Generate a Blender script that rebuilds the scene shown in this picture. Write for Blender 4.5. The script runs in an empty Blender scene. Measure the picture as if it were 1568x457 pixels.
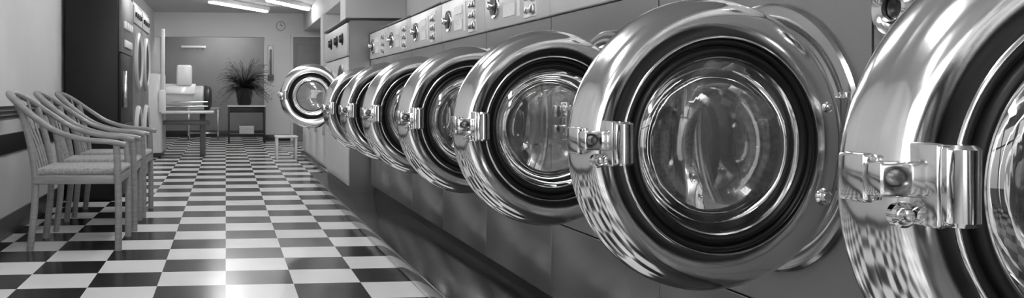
import bpy, bmesh, math, random
from mathutils import Vector, Matrix
random.seed(7)
sc = bpy.context.scene
sc.view_settings.view_transform = 'Standard'
sc.view_settings.look = 'None'

# ------------------------------------------------------------------ materials
def g(v): return (v, v, v, 1)
def mat(name, v, metal=0.0, rough=0.5, v2=None, nscale=6.0, stretch=(1,1,1), bump=0.0, bscale=60.0, coat=0.0, rvar=0.0, emit=None, spec=0.5):
    m = bpy.data.materials.new(name); m.use_nodes = True
    nt = m.node_tree; b = nt.nodes['Principled BSDF']
    b.inputs['Base Color'].default_value = g(v)
    b.inputs['Metallic'].default_value = metal
    b.inputs['Roughness'].default_value = rough
    b.inputs['Coat Weight'].default_value = coat
    b.inputs['Coat Roughness'].default_value = 0.08
    b.inputs['Specular IOR Level'].default_value = spec
    tc = nt.nodes.new('ShaderNodeTexCoord'); mp = nt.nodes.new('ShaderNodeMapping')
    mp.inputs['Scale'].default_value = stretch
    nt.links.new(tc.outputs['Object'], mp.inputs['Vector'])
    if v2 is None: v2 = v*0.9
    n = nt.nodes.new('ShaderNodeTexNoise'); n.inputs['Scale'].default_value = nscale; n.inputs['Detail'].default_value = 3
    nt.links.new(mp.outputs[0], n.inputs['Vector'])
    r = nt.nodes.new('ShaderNodeValToRGB')
    r.color_ramp.elements[0].position = .3; r.color_ramp.elements[1].position = .7
    r.color_ramp.elements[0].color = g(v); r.color_ramp.elements[1].color = g(v2)
    nt.links.new(n.outputs['Fac'], r.inputs['Fac']); nt.links.new(r.outputs['Color'], b.inputs['Base Color'])
    if rvar:
        mr = nt.nodes.new('ShaderNodeMapRange')
        mr.inputs['To Min'].default_value = max(0.01, rough-rvar); mr.inputs['To Max'].default_value = rough+rvar
        nt.links.new(n.outputs['Fac'], mr.inputs['Value']); nt.links.new(mr.outputs[0], b.inputs['Roughness'])
    if bump:
        n2 = nt.nodes.new('ShaderNodeTexNoise'); n2.inputs['Scale'].default_value = bscale; n2.inputs['Detail'].default_value = 3
        nt.links.new(mp.outputs[0], n2.inputs['Vector'])
        bp = nt.nodes.new('ShaderNodeBump'); bp.inputs['Strength'].default_value = bump; bp.inputs['Distance'].default_value = .01
        nt.links.new(n2.outputs['Fac'], bp.inputs['Height']); nt.links.new(bp.outputs[0], b.inputs['Normal'])
    if emit:
        b.inputs['Emission Color'].default_value = g(1); b.inputs['Emission Strength'].default_value = emit
    return m

M_chrome = mat('chrome', .80, 1, .12, v2=.77, nscale=2, rvar=.015)
M_chrome2 = mat('chrome_dark', .5, 1, .15)
M_rubber = mat('black_rubber', .008, 0, .42, v2=.012, spec=.3)
M_steel = mat('brushed_steel_front', .30, .7, .24, v2=.27, nscale=1.5, rvar=.02)
M_panel = mat('control_panel_enamel', .55, .1, .35, v2=.52)
M_label = mat('label_plate', .75, 0, .4, v2=.65, nscale=60)
M_dark = mat('dark_paint', .015, 0, .4, v2=.02)
M_drum = mat('drum_steel', .5, 1, .3, v2=.25, nscale=60)
M_plinth = mat('plinth_gloss_paint', .03, 0, .14, v2=.038, nscale=3, rvar=.03, coat=.2)
M_wall = mat('wall_plaster', .62, 0, .8, v2=.55, nscale=1.4, bump=.15, bscale=14)
M_wallr = mat('wall_paint_light', .64, 0, .75, v2=.60, nscale=2)
M_wallb = mat('wall_paint_white', .80, 0, .7, v2=.76, nscale=2)
M_recess = mat('wall_paint_grey', .24, 0, .8, v2=.21, nscale=2)
M_ceil = mat('ceiling_paint', .58, 0, .9, v2=.54, nscale=1)
M_wood = mat('beech_wood', .30, 0, .38, v2=.22, nscale=9, stretch=(1,1,8), coat=.3)
M_fabric = mat('seat_fabric', .42, 0, .95, v2=.22, nscale=90, bump=.3, bscale=120)
M_cab = mat('cabinet_black', .010, 0, .45, v2=.013, spec=.3)
M_cabf = mat('cabinet_front_grey', .15, .2, .4, v2=.13)
M_white = mat('white_enamel', .72, 0, .3, v2=.66, coat=.3)
M_leaf = mat('fern_leaf', .035, 0, .5, v2=.09, nscale=20)
M_door = mat('painted_door', .28, 0, .5, v2=.25)
M_tube = mat('fluorescent_tube', .9, 0, .5, emit=22)
M_lamp = mat('fluorescent_diffuser', .9, 0, .5, emit=15.5)
M_base = mat('baseboard_black', .02, 0, .3, v2=.03)

def glass_mat():
    m = bpy.data.materials.new('door_glass'); m.use_nodes = True; nt = m.node_tree; L = nt.links.new
    nt.nodes.remove(nt.nodes['Principled BSDF']); outn = nt.nodes['Material Output']
    tr = nt.nodes.new('ShaderNodeBsdfTransparent'); tr.inputs['Color'].default_value = g(.98)
    gl = nt.nodes.new('ShaderNodeBsdfGlossy'); gl.inputs['Roughness'].default_value = .02; gl.inputs['Color'].default_value = g(1)
    df = nt.nodes.new('ShaderNodeBsdfDiffuse'); df.inputs['Color'].default_value = g(.9)
    ts = nt.nodes.new('ShaderNodeBsdfTranslucent'); ts.inputs['Color'].default_value = g(.9)
    n = nt.nodes.new('ShaderNodeTexNoise'); n.inputs['Scale'].default_value = 6; n.inputs['Detail'].default_value = 4
    tc = nt.nodes.new('ShaderNodeTexCoord'); mp = nt.nodes.new('ShaderNodeMapping'); mp.inputs['Scale'].default_value = (2.6,1,.35)
    L(tc.outputs['Object'], mp.inputs['Vector']); L(mp.outputs[0], n.inputs['Vector'])
    bp = nt.nodes.new('ShaderNodeBump'); bp.inputs['Strength'].default_value = .05; bp.inputs['Distance'].default_value = .01
    L(n.outputs['Fac'], bp.inputs['Height']); L(bp.outputs[0], gl.inputs['Normal'])
    fr = nt.nodes.new('ShaderNodeFresnel'); fr.inputs['IOR'].default_value = 1.85
    m1 = nt.nodes.new('ShaderNodeMixShader'); m0 = nt.nodes.new('ShaderNodeMixShader'); m2 = nt.nodes.new('ShaderNodeMixShader')
    m0.inputs[0].default_value = .5; L(df.outputs[0], m0.inputs[1]); L(ts.outputs[0], m0.inputs[2])
    mr = nt.nodes.new('ShaderNodeMapRange'); mr.inputs['From Min'].default_value=.3; mr.inputs['From Max'].default_value=.7; mr.inputs['To Min'].default_value = .02; mr.inputs['To Max'].default_value = .11; L(n.outputs['Fac'], mr.inputs['Value'])
    L(mr.outputs[0], m1.inputs[0]); L(tr.outputs[0], m1.inputs[1]); L(m0.outputs[0], m1.inputs[2])  # pale streaky haze mixed into the glass, standing in for reflections and bright drum
    L(fr.outputs[0], m2.inputs[0]); L(m1.outputs[0], m2.inputs[1]); L(gl.outputs[0], m2.inputs[2]); L(m2.outputs[0], outn.inputs['Surface'])
    return m
M_glass = glass_mat()

TILE = .305; ROWY = 3.82
def floor_mat():
    m = bpy.data.materials.new('checker_vinyl_tiles'); m.use_nodes = True; nt = m.node_tree; L = nt.links.new
    b = nt.nodes['Principled BSDF']
    geo = nt.nodes.new('ShaderNodeNewGeometry'); mp = nt.nodes.new('ShaderNodeMapping')
    mp.inputs['Scale'].default_value = (1/TILE,)*3; mp.inputs['Location'].default_value = (0.0, -ROWY/TILE, .5)
    L(geo.outputs['Position'], mp.inputs['Vector'])
    ch = nt.nodes.new('ShaderNodeTexChecker'); ch.inputs['Scale'].default_value = 1
    ch.inputs['Color1'].default_value = g(.74); ch.inputs['Color2'].default_value = g(.011)
    L(mp.outputs[0], ch.inputs['Vector'])
    fl = nt.nodes.new('ShaderNodeVectorMath'); fl.operation = 'FLOOR'; L(mp.outputs[0], fl.inputs[0])
    wn = nt.nodes.new('ShaderNodeTexWhiteNoise'); wn.noise_dimensions = '3D'; L(fl.outputs[0], wn.inputs['Vector'])
    mr = nt.nodes.new('ShaderNodeMapRange'); mr.inputs['To Min'].default_value = .90; mr.inputs['To Max'].default_value = 1.03
    L(wn.outputs['Value'], mr.inputs['Value'])
    nz = nt.nodes.new('ShaderNodeTexNoise'); nz.inputs['Scale'].default_value = 4; nz.inputs['Detail'].default_value = 4
    L(geo.outputs['Position'], nz.inputs['Vector'])
    mr2 = nt.nodes.new('ShaderNodeMapRange'); mr2.inputs['To Min'].default_value = .93; mr2.inputs['To Max'].default_value = 1.05
    L(nz.outputs['Fac'], mr2.inputs['Value'])
    mu = nt.nodes.new('ShaderNodeMath'); mu.operation = 'MULTIPLY'; L(mr.outputs[0], mu.inputs[0]); L(mr2.outputs[0], mu.inputs[1])
    mx = nt.nodes.new('ShaderNodeVectorMath'); mx.operation = 'SCALE'; L(ch.outputs['Color'], mx.inputs[0]); L(mu.outputs[0], mx.inputs['Scale'])
    L(mx.outputs[0], b.inputs['Base Color'])
    b.inputs['Specular IOR Level'].default_value = .32
    mr3 = nt.nodes.new('ShaderNodeMapRange'); mr3.inputs['To Min'].default_value = .17; mr3.inputs['To Max'].default_value = .25
    L(nz.outputs['Fac'], mr3.inputs['Value']); L(mr3.outputs[0], b.inputs['Roughness'])
    sub = nt.nodes.new('ShaderNodeVectorMath'); sub.operation = 'SUBTRACT'; L(wn.outputs['Color'], sub.inputs[0]); sub.inputs[1].default_value = (.5,.5,.5)
    s2 = nt.nodes.new('ShaderNodeVectorMath'); s2.operation = 'MULTIPLY'; L(sub.outputs[0], s2.inputs[0]); s2.inputs[1].default_value = (.008,.008,0)
    ad = nt.nodes.new('ShaderNodeVectorMath'); ad.operation = 'ADD'; L(s2.outputs[0], ad.inputs[0])
    L(geo.outputs['Normal'], ad.inputs[1])
    no = nt.nodes.new('ShaderNodeVectorMath'); no.operation = 'NORMALIZE'; L(ad.outputs[0], no.inputs[0]); L(no.outputs[0], b.inputs['Normal'])
    return m
M_floor = floor_mat()

# ------------------------------------------------------------------ helpers
def empty(name, loc=(0,0,0), rotz=0, parent=None):
    o = bpy.data.objects.new(name, None); sc.collection.objects.link(o)
    o.location = loc; o.rotation_euler = (0,0,rotz); o.empty_display_size = .1
    if parent: o.parent = parent
    return o
def obj(name, me, m, parent=None, loc=(0,0,0), rot=(0,0,0)):
    o = bpy.data.objects.new(name, me); sc.collection.objects.link(o)
    if m is not None and len(me.materials) == 0: me.materials.append(m)
    o.location = loc; o.rotation_euler = rot
    if parent: o.parent = parent
    return o
def finish(bm, name, smooth=True, ang=35):
    bmesh.ops.recalc_face_normals(bm, faces=bm.faces)
    for f in bm.faces: f.smooth = smooth
    if smooth:
        for e in bm.edges:
            if len(e.link_faces) == 2 and e.calc_face_angle(0) > math.radians(ang): e.smooth = False
    me = bpy.data.meshes.new(name); bm.to_mesh(me); bm.free(); return me
def add_box(bm, x, y, z, bev=0.0, seg=2):
    t = bmesh.new()
    vs = [t.verts.new((a,b,c)) for a in x for b in y for c in z]
    for f in [(0,1,3,2),(4,6,7,5),(0,4,5,1),(2,3,7,6),(0,2,6,4),(1,5,7,3)]: t.faces.new([vs[i] for i in f])
    if bev: bmesh.ops.bevel(t, geom=t.edges[:], offset=bev, segments=seg, affect='EDGES', profile=.5)
    bmesh.ops.recalc_face_normals(t, faces=t.faces)
    me = bpy.data.meshes.new('t'); t.to_mesh(me); t.free(); bm.from_mesh(me); bpy.data.meshes.remove(me)
def box(name, x, y, z, m, parent=None, bev=0.0, seg=2):
    bm = bmesh.new(); add_box(bm, x, y, z, bev, seg)
    return obj(name, finish(bm, name, smooth=bev>0, ang=50), m, parent)
def boxes(name, lst, m, parent=None, bev=0.0):
    bm = bmesh.new()
    for (x,y,z) in lst: add_box(bm, x, y, z, bev)
    return obj(name, finish(bm, name, smooth=bev>0, ang=50), m, parent)
def lathe(name, prof, seg=96, closed=False, c=(0,0,0), axis='-Y', ang=35, bm=None):
    """profile (r,h); h measured along axis"""
    own = bm is None
    if own: bm = bmesh.new()
    def P(r, h, a):
        if axis == '-Y': v = (r*math.cos(a), -h, r*math.sin(a))
        elif axis == '-X': v = (-h, r*math.cos(a), r*math.sin(a))
        elif axis == 'X': v = (h, r*math.cos(a), r*math.sin(a))
        else: v = (r*math.cos(a), r*math.sin(a), h)
        return (v[0]+c[0], v[1]+c[1], v[2]+c[2])
    rings = []
    for (r,h) in prof:
        if r < 1e-6: rings.append([bm.verts.new(P(0,h,0))])
        else: rings.append([bm.verts.new(P(r,h,2*math.pi*i/seg)) for i in range(seg)])
    n = len(rings); rng = range(n if closed else n-1)
    for k in rng:
        A, B = rings[k], rings[(k+1) % n]
        for i in range(seg):
            j = (i+1) % seg
            if len(A) == 1 and len(B) == 1: continue
            if len(A) == 1: bm.faces.new((A[0], B[i], B[j]))
            elif len(B) == 1: bm.faces.new((A[i], B[0], A[j]))
            else: bm.faces.new((A[i], B[i], B[j], A[j]))
    if own: return finish(bm, name, True, ang)
def sweep(bm, pts, w, h, up=Vector((0,0,1)), n=10, sub=6):
    P = [Vector(p) for p in pts]; path = []
    if sub > 1 and len(P) > 2:
        for i in range(len(P)-1):
            p0 = P[max(i-1,0)]; p1 = P[i]; p2 = P[i+1]; p3 = P[min(i+2,len(P)-1)]
            for s in range(sub):
                t = s/sub
                path.append(.5*((2*p1)+(-p0+p2)*t+(2*p0-5*p1+4*p2-p3)*t*t+(-p0+3*p1-3*p2+p3)*t**3))
        path.append(P[-1])
    else: path = P
    rings = []
    for i, p in enumerate(path):
        t = (path[min(i+1,len(path)-1)]-path[max(i-1,0)]).normalized()
        s = t.cross(up)
        if s.length < 1e-3: s = t.cross(Vector((0,1,0)))
        s.normalize(); u = s.cross(t).normalized()
        ring = []
        for k in range(n):
            a = 2*math.pi*k/n; ca, sa = math.cos(a), math.sin(a)
            e = .6
            cx = math.copysign(abs(ca)**e, ca); sy = math.copysign(abs(sa)**e, sa)
            ring.append(bm.verts.new(p + s*cx*w/2 + u*sy*h/2))
        rings.append(ring)
    for A, B in zip(rings, rings[1:]):
        for k in range(n):
            j = (k+1) % n; bm.faces.new((A[k], A[j], B[j], B[k]))
    bm.faces.new(rings[0]); bm.faces.new(rings[-1][::-1])

# ------------------------------------------------------------------ room shell
XL, XR, YB, YF, ZC = -1.31, 1.98, 15.8, -3.2, 2.38
box('floor', (XL-.2, XR+.2), (YF-.2, 18.0), (-.1, 0), M_floor)
box('ceiling', (XL-.2, XR+.2), (YF-.2, 18.0), (ZC, ZC+.1), M_ceil)
box('wall_left', (XL-.12, XL), (YF, 18.0), (0, ZC), M_wall)
box('wall_right', (XR, XR+.12), (YF, 18.0), (0, ZC), M_wallr)
boxes('wall_back', [((XL, XR), (YB, YB+.15), (1.93, ZC)), ((.72, XR), (YB, YB+.15), (0, 1.93))], M_wallb)
box('wall_bay', (XL, XR), (17.3, 17.42), (0, ZC), M_recess)
boxes('trim_1', [((1.20,1.25),(YB-.06,YB),(0,1.93)), ((1.80,1.85),(YB-.06,YB),(0,1.93)), ((1.20,1.85),(YB-.06,YB),(1.93,1.98))], M_wallb)
d = empty('door_1', (1.25, YB-.045, 0))
box('leaf', (.0, .55), (0, .035), (0, 1.92), M_door, d)
boxes('panel_moulding', [((.08,.47),(-.01,0),(1.05,1.8)), ((.08,.47),(-.01,0),(.15,.9))], M_door, d, .004)
obj('knob', lathe('knob', [(0,.05),(.02,.045),(.025,.03),(.012,.01),(.012,0)], 20, c=(.06,0,.95)), M_chrome, d)
boxes('wall_front', [((XL, XR), (YF-.15, YF), (2.15, ZC)), ((XL, XR), (YF-.15, YF), (0, .45)),
                     ((XL, XL+.15), (YF-.15, YF), (.45, 2.15)), ((XR-.15, XR), (YF-.15, YF), (.45, 2.15)),
                     ((.25, .4), (YF-.15, YF), (.45, 2.15))], M_wallr)
boxes('window_1', [((XL+.15,.25),(YF-.1,YF-.05),(1.6,1.65)), ((-.5,-.45),(YF-.1,YF-.05),(.45,2.15))], M_dark)
boxes('window_2', [((.4,XR-.15),(YF-.1,YF-.05),(1.6,1.65)), ((1.1,1.15),(YF-.1,YF-.05),(.45,2.15))], M_dark)
box('baseboard_left', (XL, XL+.015), (YF, 17.3), (0, .13), M_base, bev=.003)
box('baseboard_back', (.72, 1.2), (YB-.015, YB), (0, .11), M_base, bev=.003)
box('baseboard_bay', (XL+.015, XR), (17.28, 17.3), (0, .13), M_base, bev=.003)
box('trim_2', (XL, XL+.012), (YF, 6.85), (.50, .62), M_base, bev=.003)
boxes('trim_3', [((XL, XL+.010), (YF, 6.85), (.715+.028*i, .73+.028*i)) for i in range(3)], M_base)
box('trim_4', (1.45, XR), (6.2, YB), (2.05, ZC), M_wallr, bev=.01)
boxes('trim_5', [((1.30, XR), (9.2, 9.6), (1.5, ZC)), ((1.42, XR), (12.4, 12.7), (1.2, 2.05))], M_wallr, bev=.01)
bm = bmesh.new(); sweep(bm, [(1.8, 4.5, 1.9), (1.6, 6.5, 2.15), (1.3, 8.5, 2.34)], .22, .22, sub=4)
obj('ventilation_duct', finish(bm, 'duct'), M_white)

# ------------------------------------------------------------------ washers
W = .758; FX = 1.160; CY = .302; CZ = .764; ZB = .07; ZK = .130; ZP = 1.136; ZT = 1.342
boxes('machine_plinth', [((.84, XR-.01), (-2.2, 8.45), (0, ZB)), ((1.03, XR-.01), (8.45, 11.7), (0, ZB))], M_plinth, bev=.006)

def hole_panel(name, y0, y1, z0, z1, cy, cz, r, xf, th=.01, bev=.006):
    bm = bmesh.new(); n = 96
    def edge(a):
        dy, dz = math.cos(a), math.sin(a); t = 1e9
        if dy > 1e-9: t = min(t, (y1-cy)/dy)
        if dy < -1e-9: t = min(t, (y0-cy)/dy)
        if dz > 1e-9: t = min(t, (z1-cz)/dz)
        if dz < -1e-9: t = min(t, (z0-cz)/dz)
        return (cy+dy*t, cz+dz*t)
    angs = sorted(set([2*math.pi*i/n for i in range(n)] + [math.atan2(z-cz, y-cy) % (2*math.pi) for y in (y0,y1) for z in (z0,z1)]))
    inn = [bm.verts.new((xf, cy+r*math.cos(a), cz+r*math.sin(a))) for a in angs]
    out = [bm.verts.new((xf, *edge(a))) for a in angs]
    inb = [bm.verts.new((xf+th, cy+r*math.cos(a), cz+r*math.sin(a))) for a in angs]
    outb = [bm.verts.new((xf+th, *edge(a))) for a in angs]
    N = len(angs)
    for i in range(N):
        j = (i+1) % N
        bm.faces.new((inn[i], out[i], out[j], inn[j])); bm.faces.new((inb[i], inb[j], outb[j], outb[i]))
        bm.faces.new((inn[i], inn[j], inb[j], inb[i])); bm.faces.new((out[i], outb[i], outb[j], out[j]))
    return finish(bm, name, False)

me_front = hole_panel('front_panel', .003, W-.003, .405, ZP-.004, CY, CZ, .235, 0)
bm = bmesh.new(); add_box(bm, (0,.01), (.003, W-.003), (ZK, .400), .002); me_low = finish(bm, 'low', True, 50)
bm = bmesh.new(); add_box(bm, (.012, XR-FX-.02), (0, W), (ZK-.001, ZT-.02), 0)
bmesh.ops.delete(bm, geom=[f for f in bm.faces if all(abs(v.co.x-.012) < 1e-4 for v in f.verts)], context='FACES')
me_body = finish(bm, 'body', False)
bm = bmesh.new(); add_box(bm, (.03, .1), (0, W), (ZB, ZK), 0); add_box(bm, (.014,.03), (0,W), (.395,.412)); add_box(bm, (.014,.02), (0,.01), (ZK,ZT-.03)); add_box(bm, (.014,.02), (W-.01,W), (ZK,ZT-.03)); me_kick = finish(bm, 'kick', False)
me_port = lathe('porthole_ring', [(.234,.0),(.284,.0),(.286,.005),(.281,.011),(.268,.013),(.250,.012),(.243,.008),(.236,.010)], closed=True, axis='-X', c=(0,CY,CZ))
me_seal = lathe('porthole_seal', [(.240,.006),(.226,.010),(.220,.004),(.226,-.02),(.222,-.06),(.245,-.08)], axis='-X', c=(0,CY,CZ))
me_drum = lathe('drum', [(.240,-.08),(.27,-.09),(.27,-.42),(.255,-.44),(.06,-.44),(0,-.42)], 64, axis='-X', c=(0,CY,CZ))
bm = bmesh.new(); add_box(bm, (-.008, .2), (.004, W-.004), (ZP, ZT), .006); me_cp = finish(bm, 'cp', True, 50)
bm = bmesh.new(); add_box(bm, (-.012, .55), (.0, W), (ZT, ZT+.014), .003); me_cap = finish(bm, 'cap', True, 50)
bm = bmesh.new()
lathe('', [(0,.012),(.034,.012),(.04,.006),(.052,.010),(.056,.004),(.056,0)], 40, axis='-X', c=(-.008, W-.15, ZP+.1), bm=bm); me_dialr = finish(bm, 'dialr')
bm = bmesh.new()
lathe('', [(0,.0135),(.041,.0135),(.041,.010)], 40, axis='-X', c=(-.008, W-.15, ZP+.1), bm=bm); me_diald = finish(bm, 'diald')
bm = bmesh.new()
lathe('', [(0,.034),(.014,.034),(.018,.028),(.019,.0135)], 24, axis='-X', c=(-.008, W-.15, ZP+.1), bm=bm)
add_box(bm, (-.046,-.02), (W-.154,W-.146), (ZP+.085,ZP+.118), .002); me_knob = finish(bm, 'knob')
bm = bmesh.new()
for k in range(3):
    add_box(bm, (-.022,-.008), (.13,.175), (ZP+.025+.05*k, ZP+.06+.05*k), .005)
    add_box(bm, (-.016,-.008), (.205,.24), (ZP+.03+.05*k, ZP+.055+.05*k), .004)
me_coin = finish(bm, 'coin')
bm = bmesh.new(); add_box(bm, (-.0105,-.008), (.30,.33), (ZP+.03,ZP+.17)); add_box(bm, (-.0105,-.008), (.36,.5), (ZP+.12,ZP+.16)); add_box(bm, (-.0105,-.008), (.36,.5), (ZP+.04,ZP+.09)); me_lab = finish(bm, 'lab', False)
bm = bmesh.new(); add_box(bm, (-.0112,-.008), (.12,.25), (ZP+.015,ZP+.185)); me_coinp = finish(bm, 'coinp', False)
BZ = (0, W-.064, 1.005)
me_bez = lathe('bez', [(.053,0),(.0555,.004),(.054,.012),(.048,.016),(.042,.012),(.037,.004),(.030,-.004),(.0285,.002),(.0285,.018),(.025,.021),(.0215,.019),(.021,.012)], 56, axis='-X', c=BZ)
me_bezd = lathe('bezd', [(.0215,.010),(.014,.012),(.009,.006),(0,.005)], 32, axis='-X', c=BZ)
bm = bmesh.new()
add_box(bm, (-.014,0), (CY+.290,CY+.345), (CZ-.05,CZ+.065), .004)
add_box(bm, (-.05,-.01), (CY+.295,CY+.325), (CZ+.012,CZ+.055), .005)
add_box(bm, (-.05,-.01), (CY+.295,CY+.325), (CZ-.04,CZ-.012), .005)
me_latch = finish(bm, 'latch', True, 50)

# door (disc in local XZ, outward normal -Y, hinge at origin, centre at -DC)
DC = .272; C = (-DC, 0, 0)
face = [(.190,.0125),(.198,.0142),(.207,.0152),(.217,.0154),(.226,.0147),(.234,.0125),(.241,.0090),(.247,.0035),(.2510,-.0035),(.2530,-.0110)]
prof = [(.185,-.045),(.238,-.045),(.244,-.050),(.256,-.048),(.259,-.040),(.2585,-.026),(.2562,-.018),(.2540,-.014)] + face[::-1] + [(.1882,.0145),(.1862,.0145),(.185,.010)]
me_ring = lathe('door_ring', prof, 128, closed=True, c=C, ang=50)
me_pan = lathe('door_pan', [(.185,-.046),(.215,-.046),(.232,-.05),(.240,-.062),(.236,-.078),(.222,-.084),(.205,-.078),(.195,-.066),(.185,-.06)], 96, closed=True, c=C, ang=50)
me_gask = lathe('door_gasket', [(.1855,-.04),(.186,.003),(.184,.009),(.1795,.0115),(.175,.009),(.173,.003),(.171,.003),(.169,.009),(.165,.013),(.160,.012),(.156,.006),(.154,-.006),(.154,-.04)], 96, closed=True, c=C, ang=60)
inn = [(.154,-.002),(.1515,-.014),(.146,-.030),(.135,-.047),(.118,-.062),(.095,-.074),(.065,-.083),(.03,-.088),(0,-.0895)]
me_bowl = lathe('door_glass', inn, 96, closed=False, c=C, ang=70)
me_cover = lathe('door_glass_cover', [(.154,.001),(.151,.004),(.12,.012),(.08,.0175),(.04,.0205),(0,.021)], 96, c=C, ang=70)
me_lip = lathe('door_lip', [(.1525,-.001),(.157,.001),(.157,.0055),(.1545,.0075),(.152,.0055)], 96, closed=True, c=C)
bm = bmesh.new()
ex = -DC-.258
add_box(bm, (ex-.010, ex+.036), (-.032,-.008), (-.004,.028), .004)
add_box(bm, (ex-.010, ex+.004), (-.008,.03), (-.012,.034), .004)
add_box(bm, (ex+.030, ex+.040), (-.046,-.004), (-.03,.045), .003)
lathe('', [(0,.036),(.012,.036),(.0155,.032),(.0155,-.032),(.012,-.036),(0,-.036)], 28, axis='Z', c=(ex+.053,-.042,.008), bm=bm)
add_box(bm, (ex+.034, ex+.050), (-.052,-.006), (-.028,.044), .005)
me_handle = finish(bm, 'handle', True, 40)
bm = bmesh.new()
def screw(cx, cz, r, base):
    lathe('', [(0,base+.010),(r*.45,base+.009),(r*.6,base+.006),(r*.62,base+.003),(r*.8,base+.004),(r,base+.002),(r*1.03,base-.004)], 28, c=(cx,0,cz), bm=bm)
screw(ex+.024, -.022, .012, .012)
for (dx, dz, r) in [(.205,.066,.010),(.198,-.092,.016)]:
    screw(-DC+dx, dz, r, .0145)
me_screw = finish(bm, 'screws', True, 40)
bm = bmesh.new()
add_box(bm, (-.04, .0), (.005,.034), (-.085,.085), .006)
lathe('', [(0,.095),(.009,.093),(.010,.088),(.010,-.088),(.009,-.093),(0,-.095)], 24, axis='Z', c=(-.001,.018,0), bm=bm)
me_hinge = finish(bm, 'hinge', True, 40)

def door(parent, loc, a, s=1.022):
    p = empty('door', loc, -math.radians(a), parent); p.scale = (s,s,s)
    for nm, me, m in [('door_ring',me_ring,M_chrome),('door_pan',me_pan,M_chrome2),('door_gasket',me_gask,M_rubber),('door_glass',me_bowl,M_glass),('door_glass_cover',me_cover,M_glass),('door_lip',me_lip,M_chrome),
                      ('handle',me_handle,M_chrome),('screws',me_screw,M_chrome),('hinge',me_hinge,M_chrome2)]:
        obj(nm, me, m, p)
def washer(y0, a):
    p = empty('washing_machine', (FX, y0, 0))
    for nm, me, m in [('front_panel',me_front,M_steel),('lower_panel',me_low,M_steel),('body',me_body,M_steel),('kick',me_kick,M_dark),
        ('porthole_ring',me_port,M_chrome2),('porthole_seal',me_seal,M_rubber),('drum',me_drum,M_drum),('control_panel',me_cp,M_panel),('top_cap',me_cap,M_dark),
        ('dial_ring',me_dialr,M_chrome),('dial_face',me_diald,M_dark),('dial_knob',me_knob,M_chrome),('coin_plate',me_coinp,M_label),('coin_slots',me_coin,M_chrome2),('labels',me_lab,M_label),
        ('soap_inlet_bezel',me_bez,M_chrome),('soap_inlet_cup',me_bezd,M_dark),('latch_receiver',me_latch,M_chrome)]:
        obj(nm, me, m, p)
    door(p, (-.014, .030, CZ), a)
Y2 = 1.432
for k, a in zip(range(-4, 7), [2,4,2,5.5,-5.5,-4,-6,-4,-6,-3,72]):
    washer(Y2 + k*W, a)

ty = Y2+7*W+.03
tw = empty('large_washing_machine', (.98, ty, 0))
ZZ = 1.455
obj('front_panel', hole_panel('tfp', .003, 1.5, .5, 1.16, .38, .86, .215, 0), M_white, tw)
box('side_body', (.012, .88), (0, 1.5), (.07, ZZ), M_steel, tw)
box('lower_panel', (-.002, .012), (.003, 1.5), (.12, .495), M_white, tw, .003)
box('control_panel', (-.01, .012), (.003, 1.5), (1.17, ZZ-.02), M_panel, tw, .004)
box('top_cap', (-.02, .88), (-.01, 1.51), (ZZ, ZZ+.02), M_dark, tw, .004)
obj('porthole_ring', lathe('tpr', [(.214,.0),(.250,.0),(.252,.006),(.246,.014),(.222,.010),(.214,.012)], closed=True, axis='-X', c=(0,.38,.86)), M_chrome2, tw)
obj('drum', lathe('tdr', [(.215,.0),(.25,-.05),(.25,-.011),(.25,-.4),(0,-.4)], 64, axis='-X', c=(0.0,.38,.86)), M_drum, tw)
for yy in (.25, .6, 1.0):
    obj('dial', lathe('td', [(0,.03),(.03,.03),(.035,.01),(.05,.008),(.05,0)], 32, axis='-X', c=(-.01,yy,1.32)), M_dark, tw)
door(tw, (-.01, .06, .845), 8, 1.02)
lc = empty('low_cabinet', (1.06, ty+1.6, 0))
box('carcass', (.01,.85), (0,3.2), (.07,.62), M_white, lc, .004)
boxes('doors', [((-.008,.01),(.01+.8*i,.79+.8*i),(.11,.60)) for i in range(4)], M_white, lc, .004)
boxes('handles', [((-.03,-.008),(.65+.8*i,.67+.8*i),(.42,.54)) for i in range(4)], M_chrome2, lc, .003)

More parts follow.
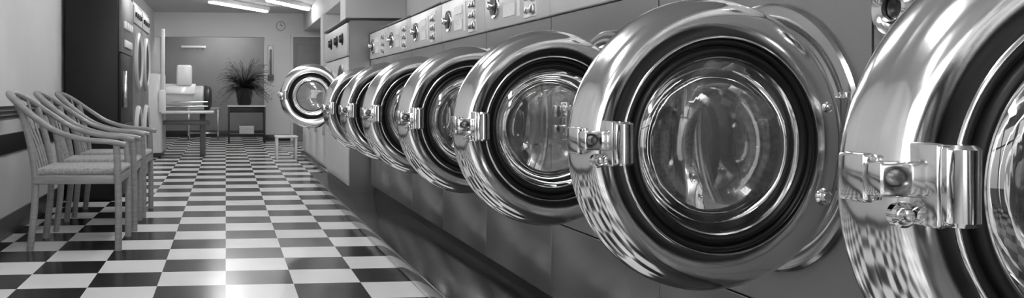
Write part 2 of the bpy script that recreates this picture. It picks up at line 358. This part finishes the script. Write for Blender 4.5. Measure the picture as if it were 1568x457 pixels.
# ------------------------------------------------------------------ chairs
def chair(x, y, rz=0):
    p = empty('armchair', (x, y, 0), rz)
    bm = bmesh.new()
    half = [(.27,.235,.580),(.19,.25,.598),(.05,.262,.612),(-.10,.262,.66),(-.23,.237,.745),(-.33,.17,.82),(-.385,.07,.858)]
    rail = half + [(-.395,0,.863)] + [(a,-b,c) for a,b,c in half[::-1]]
    sweep(bm, rail, .044, .030, sub=8, n=12)
    obj('arm_rail', finish(bm, 'rail', True, 60), M_wood, p)
    i = 0
    for s in (1,-1):
        bm = bmesh.new(); sweep(bm, [(.235,s*.235,0),(.235,s*.238,.3),(.225,s*.243,.592)], .032, .038, up=Vector((1,0,0)), sub=4)
        i += 1; obj('leg_%d'%i, finish(bm, 'leg', True, 60), M_wood, p)
        bm = bmesh.new(); sweep(bm, [(-.245,s*.205,0),(-.215,s*.21,.3),(-.225,s*.213,.5),(-.29,s*.2,.78)], .032, .038, up=Vector((1,0,0)), sub=4)
        i += 1; obj('leg_%d'%i, finish(bm, 'leg', True, 60), M_wood, p)
    boxes('seat_frame', [((-.22,.245),(.20,.232),(.365,.415)), ((-.22,.245),(-.232,-.20),(.365,.415)), ((.215,.245),(-.2,.2),(.365,.415)), ((-.225,-.195),(-.2,.2),(.365,.415))], M_wood, p, .006)
    bm = bmesh.new(); add_box(bm, (-.215,.25), (-.225,.225), (.412,.450), .018, 4)
    obj('seat', finish(bm, 'seat', True, 60), M_fabric, p)
    bm = bmesh.new()
    for k in range(-2, 3):
        yy = k*.07; xt = -.39+.10*(abs(yy)/.2)**2
        sweep(bm, [(-.21,yy*.95,.40),(-.265,yy,.6),(xt+.0,yy*1.05,.853-.35*abs(yy)**1.5)], .012, .034, up=Vector((0,1,0)), sub=4, n=8)
    obj('back_slats', finish(bm, 'slats', True, 60), M_wood, p)
chair(-.82, 4.95, .0)
chair(-.81, 5.60, .03)
chair(-.80, 6.22, -.02)

# ------------------------------------------------------------------ left cabinets
vm = empty('vending_machine', (0,0,0))
box('body', (XL+.03, -.86), (6.92, 7.80), (.0, 1.70), M_cab, vm, .008)
box('upper_front', (-.86, -.835), (6.93, 7.79), (1.2, 1.69), M_cabf, vm, .004)
box('mid_front', (-.86, -.84), (6.93, 7.79), (.62, 1.19), M_cab, vm, .004)
box('lower_front', (-.86, -.84), (6.93, 7.79), (.06, .61), M_cab, vm, .004)
boxes('buttons', [((-.835,-.815),(7.05+.16*i,7.13+.16*i),(1.4,1.46)) for i in range(4)]+[((-.835,-.82),(7.1,7.6),(1.25,1.31))], M_label, vm, .003)
boxes('handles', [((-.84,-.80),(7.0,7.03),(.75,1.05))], M_chrome2, vm, .003)
for i in range(2):
    dr = empty('tumble_dryer', (-.845, 7.86+.8*i, 0))
    box('body', (-.42, 0), (0, .78), (0, 1.72), M_cabf, dr, .006)
    for zc in (.48, 1.18):
        obj('door_ring', lathe('ddr', [(.2,.0),(.27,.0),(.27,.02),(.25,.035),(.215,.03),(.2,.02)], 48, axis='X', closed=True, c=(0,.39,zc)), M_panel, dr)
        obj('door_window', lathe('ddw', [(.0,.01),(.12,.012),(.2,.02)], 48, axis='X', c=(0,.39,zc)), M_dark, dr)
    box('control_strip', (0,.012), (.03,.75), (1.52,1.68), M_panel, dr, .003)
    boxes('buttons', [((.012,.03),(.1+.15*k,.16+.15*k),(1.58,1.62)) for k in range(4)], M_dark, dr, .003)

# ------------------------------------------------------------------ rotary ironer
ir = empty('rotary_ironer', (0, 11.6, 0))
box('end_cabinet', (-1.12,-.86), (0,.75), (.06,1.15), M_white, ir, .02)
box('foot', (-1.10,-.88), (.03,.72), (0,.06), M_dark, ir, .004)
box('right_post', (-.36,-.28), (.28,.42), (.0,.62), M_cabf, ir, .01)
box('feed_shelf', (-.86,-.16), (-.12,.30), (.60,.635), M_white, ir, .01)
box('under_tray', (-.86,-.22), (.1,.6), (.44,.50), M_cabf, ir, .01)
boxes('guard_bars', [((-.86,-.24),(.0,.02),(.69+.06*i,.705+.06*i)) for i in range(2)], M_chrome, ir, .004)
obj('roller', lathe('rol', [(0,.56),(.13,.56),(.15,.54),(.15,.42),(.145,.41),(.145,.40),(.15,.39),(.15,0),(0,0)], 48, axis='X', c=(-.86,.38,.83)), M_panel, ir)
obj('end_cap', lathe('ec', [(.10,.0),(.165,.0),(.175,.02),(.17,.07),(.13,.10),(.05,.11),(0,.11)], 48, axis='X', c=(-.30,.38,.81)), M_dark, ir)
bm = bmesh.new()
sec = [(.38+.18*math.cos(a), .83+.18*math.sin(a)) for a in [math.radians(10+10*i) for i in range(17)]]
vv = [[bm.verts.new((x,y,z)) for (y,z) in sec] for x in (-.86,-.42)]
for i in range(len(sec)-1): bm.faces.new((vv[0][i],vv[0][i+1],vv[1][i+1],vv[1][i]))
ho = obj('hood', finish(bm, 'hood'), M_white, ir); sm = ho.modifiers.new('s','SOLIDIFY'); sm.thickness = .015
box('control_box', (-.68,-.47), (.25,.45), (.98,1.27), M_white, ir, .03)
box('towel_post', (-.87,-.82), (-.03,.02), (.9,1.75), M_white, ir, .01)
box('towel_post_foot', (-.90,-.81), (-.05,.06), (.62,.92), M_white, ir, .01)

# ------------------------------------------------------------------ rear objects
tb = empty('side_table', (.37, 15.2, 0))
box('top', (-.34,.34), (-.22,.22), (.64,.67), M_label, tb, .005)
boxes('legs', [((a,a+.03),(b,b+.03),(0,.64)) for a in (-.33,.30) for b in (-.2,.17)], M_dark, tb, .003)
boxes('lower_shelf', [((-.31,.31),(-.19,.19),(.14,.16)), ((-.30,.30),(-.17,-.15),(.54,.64))], M_dark, tb, .003)
boxes('newspapers', [((-.13+.01*random.random(),.13),(-.1,.1),(.16+.035*i,.19+.035*i)) for i in range(4)], M_label, tb, .003)
pl = empty('potted_fern', (.33, 15.2, .672))
obj('pot', lathe('pot', [(0,0),(.11,0),(.12,.02),(.155,.26),(.17,.27),(.17,.30),(.15,.30),(.14,.27),(0,.27)], 32, axis='Z'), M_dark, pl)
bm = bmesh.new()
for k in range(210):
    az = random.uniform(0, 2*math.pi); ln = random.uniform(.28,.58); rise = random.uniform(.15,.75)
    dv = Vector((math.cos(az), math.sin(az), 0)); sd = Vector((-math.sin(az), math.cos(az), 0))
    prev = None; N = 10
    for s in range(N+1):
        t = s/N
        p = dv*(ln*t*.9) + Vector((0,0,.27+rise*t*1.1-.62*t*t*ln*1.3))
        if s:
            for sg in (1,-1):
                w = .085*math.sin(math.pi*min(1,t*.85+.12))
                q = p + sd*sg*w + dv*.03 - Vector((0,0,.012))
                a = bm.verts.new(p-dv*.014); b = bm.verts.new(p+dv*.022); c = bm.verts.new(q)
                bm.faces.new((a,b,c))
        if prev is not None:
            a = bm.verts.new(prev-sd*.004); b = bm.verts.new(prev+sd*.004); c = bm.verts.new(p+sd*.004); e = bm.verts.new(p-sd*.004); bm.faces.new((a,b,c,e))
        prev = p
me = bpy.data.meshes.new('fronds'); bm.to_mesh(me); bm.free(); obj('fronds', me, M_leaf, pl)
st = empty('side_table', (-.42, 16.2, 0))
box('top', (-.3,.3), (-.2,.2), (.58,.61), M_label, st, .005)
boxes('legs', [((a,a+.03),(b,b+.03),(0,.58)) for a in (-.29,.26) for b in (-.18,.15)], M_chrome2, st, .003)
boxes('stretcher', [((-.27,.27),(-.17,-.15),(.12,.14)), ((-.27,.27),(.15,.17),(.12,.14))], M_chrome2, st, .003)
sl = empty('step_stool', (.80, 11.3, 0))
box('top', (-.15,.15), (-.15,.15), (.28,.31), M_white, sl, .01)
boxes('legs', [((a,a+.03),(-.14,.14),(0,.28)) for a in (-.14,.11)], M_white, sl, .004)
boxes('rail', [((-.12,.12),(-.01,.01),(.1,.15))], M_white, sl, .004)
tg = empty('wall_thermometer', (.83, YB, 1.45))
boxes('case', [((-.055,.055),(-.05,0),(-.33,.33))], M_white, tg, .02)
boxes('gauge', [((-.02,.02),(-.055,-.05),(-.25,.25)), ((-.055,.055),(-.08,-.05),(-.33,-.22))], M_cabf, tg, .004)
ck = empty('wall_clock', (1.02, YB, 2.14))
obj('rim', lathe('rim', [(0,.02),(.075,.02),(.08,.04),(.09,.035),(.09,0)], 40), M_panel, ck)
obj('face', lathe('face', [(0,.022),(.074,.022)], 40), M_label, ck)
boxes('hands', [((-.004,.004),(-.026,-.023),(0,.05)), ((0,.035),(-.026,-.023),(-.004,.004))], M_dark, ck)
hk = empty('coat_hooks', (-.65, 17.3, 1.83))
boxes('rail', [((-.25,.25),(-.02,0),(-.02,.02))], M_label, hk, .003)
boxes('hooks', [((-.21+.1*i,-.19+.1*i),(-.08,-.02),(-.05,-.03)) for i in range(5)], M_chrome2, hk, .003)

# ------------------------------------------------------------------ lights (ceiling fixtures)
def tube(a, b, z):
    a = Vector((*a, z)); b = Vector((*b, z)); c = (a+b)/2; L = (b-a).length; an = math.atan2((b-a).y, (b-a).x)
    p = empty('fluorescent_light', c, an)
    box('tube', (-L/2+.03, L/2-.03), (-.035,.035), (-.03,.0), M_tube, p, .01)
    box('housing', (-L/2, L/2), (-.05,.05), (0,ZC-z), M_white, p, .005)
tube((-.26,13.2), (.72,14.7), 2.31)
tube((.62,12.9), (1.40,14.3), 2.31)
for y in (-2.0, .2, 2.4, 4.6, 6.8, 9.0, 11.2):
    p = empty('ceiling_light', (.0, y, ZC-.10))
    box('diffuser', (-.14,.14), (-.6,.6), (-.04,.03), M_lamp, p, .008)
    box('housing', (-.06,.06), (-.55,.55), (.03,.10), M_white, p, .005)
p = empty('ceiling_light', (0, 16.6, ZC-.10)); box('diffuser', (-.5,.5), (-.12,.12), (-.04,.03), M_lamp, p, .008); box('housing', (-.45,.45), (-.05,.05), (.03,.10), M_white, p, .005)

w = bpy.data.worlds.new('world'); sc.world = w; w.use_nodes = True; nt = w.node_tree
bg = nt.nodes['Background']; tc = nt.nodes.new('ShaderNodeTexCoord'); sp = nt.nodes.new('ShaderNodeSeparateXYZ'); rp = nt.nodes.new('ShaderNodeValToRGB')
nt.links.new(tc.outputs['Generated'], sp.inputs[0]); mr = nt.nodes.new('ShaderNodeMapRange'); mr.inputs['From Min'].default_value = -.3; mr.inputs['From Max'].default_value = .4
nt.links.new(sp.outputs['Z'], mr.inputs['Value']); nt.links.new(mr.outputs[0], rp.inputs['Fac']); nt.links.new(rp.outputs['Color'], bg.inputs['Color'])
rp.color_ramp.elements[0].color = g(.2); rp.color_ramp.elements[1].color = g(1); bg.inputs['Strength'].default_value = 6.0

# ------------------------------------------------------------------ camera
cam = bpy.data.cameras.new('camera'); co = bpy.data.objects.new('camera', cam); sc.collection.objects.link(co); sc.camera = co
co.location = (0, 0, .854); co.rotation_euler = (math.radians(90), 0, -math.radians(5))
cam.sensor_width = 36; cam.lens = 36*1300/1568
cam.shift_x = .207; cam.shift_y = -.053; cam.clip_start = .02
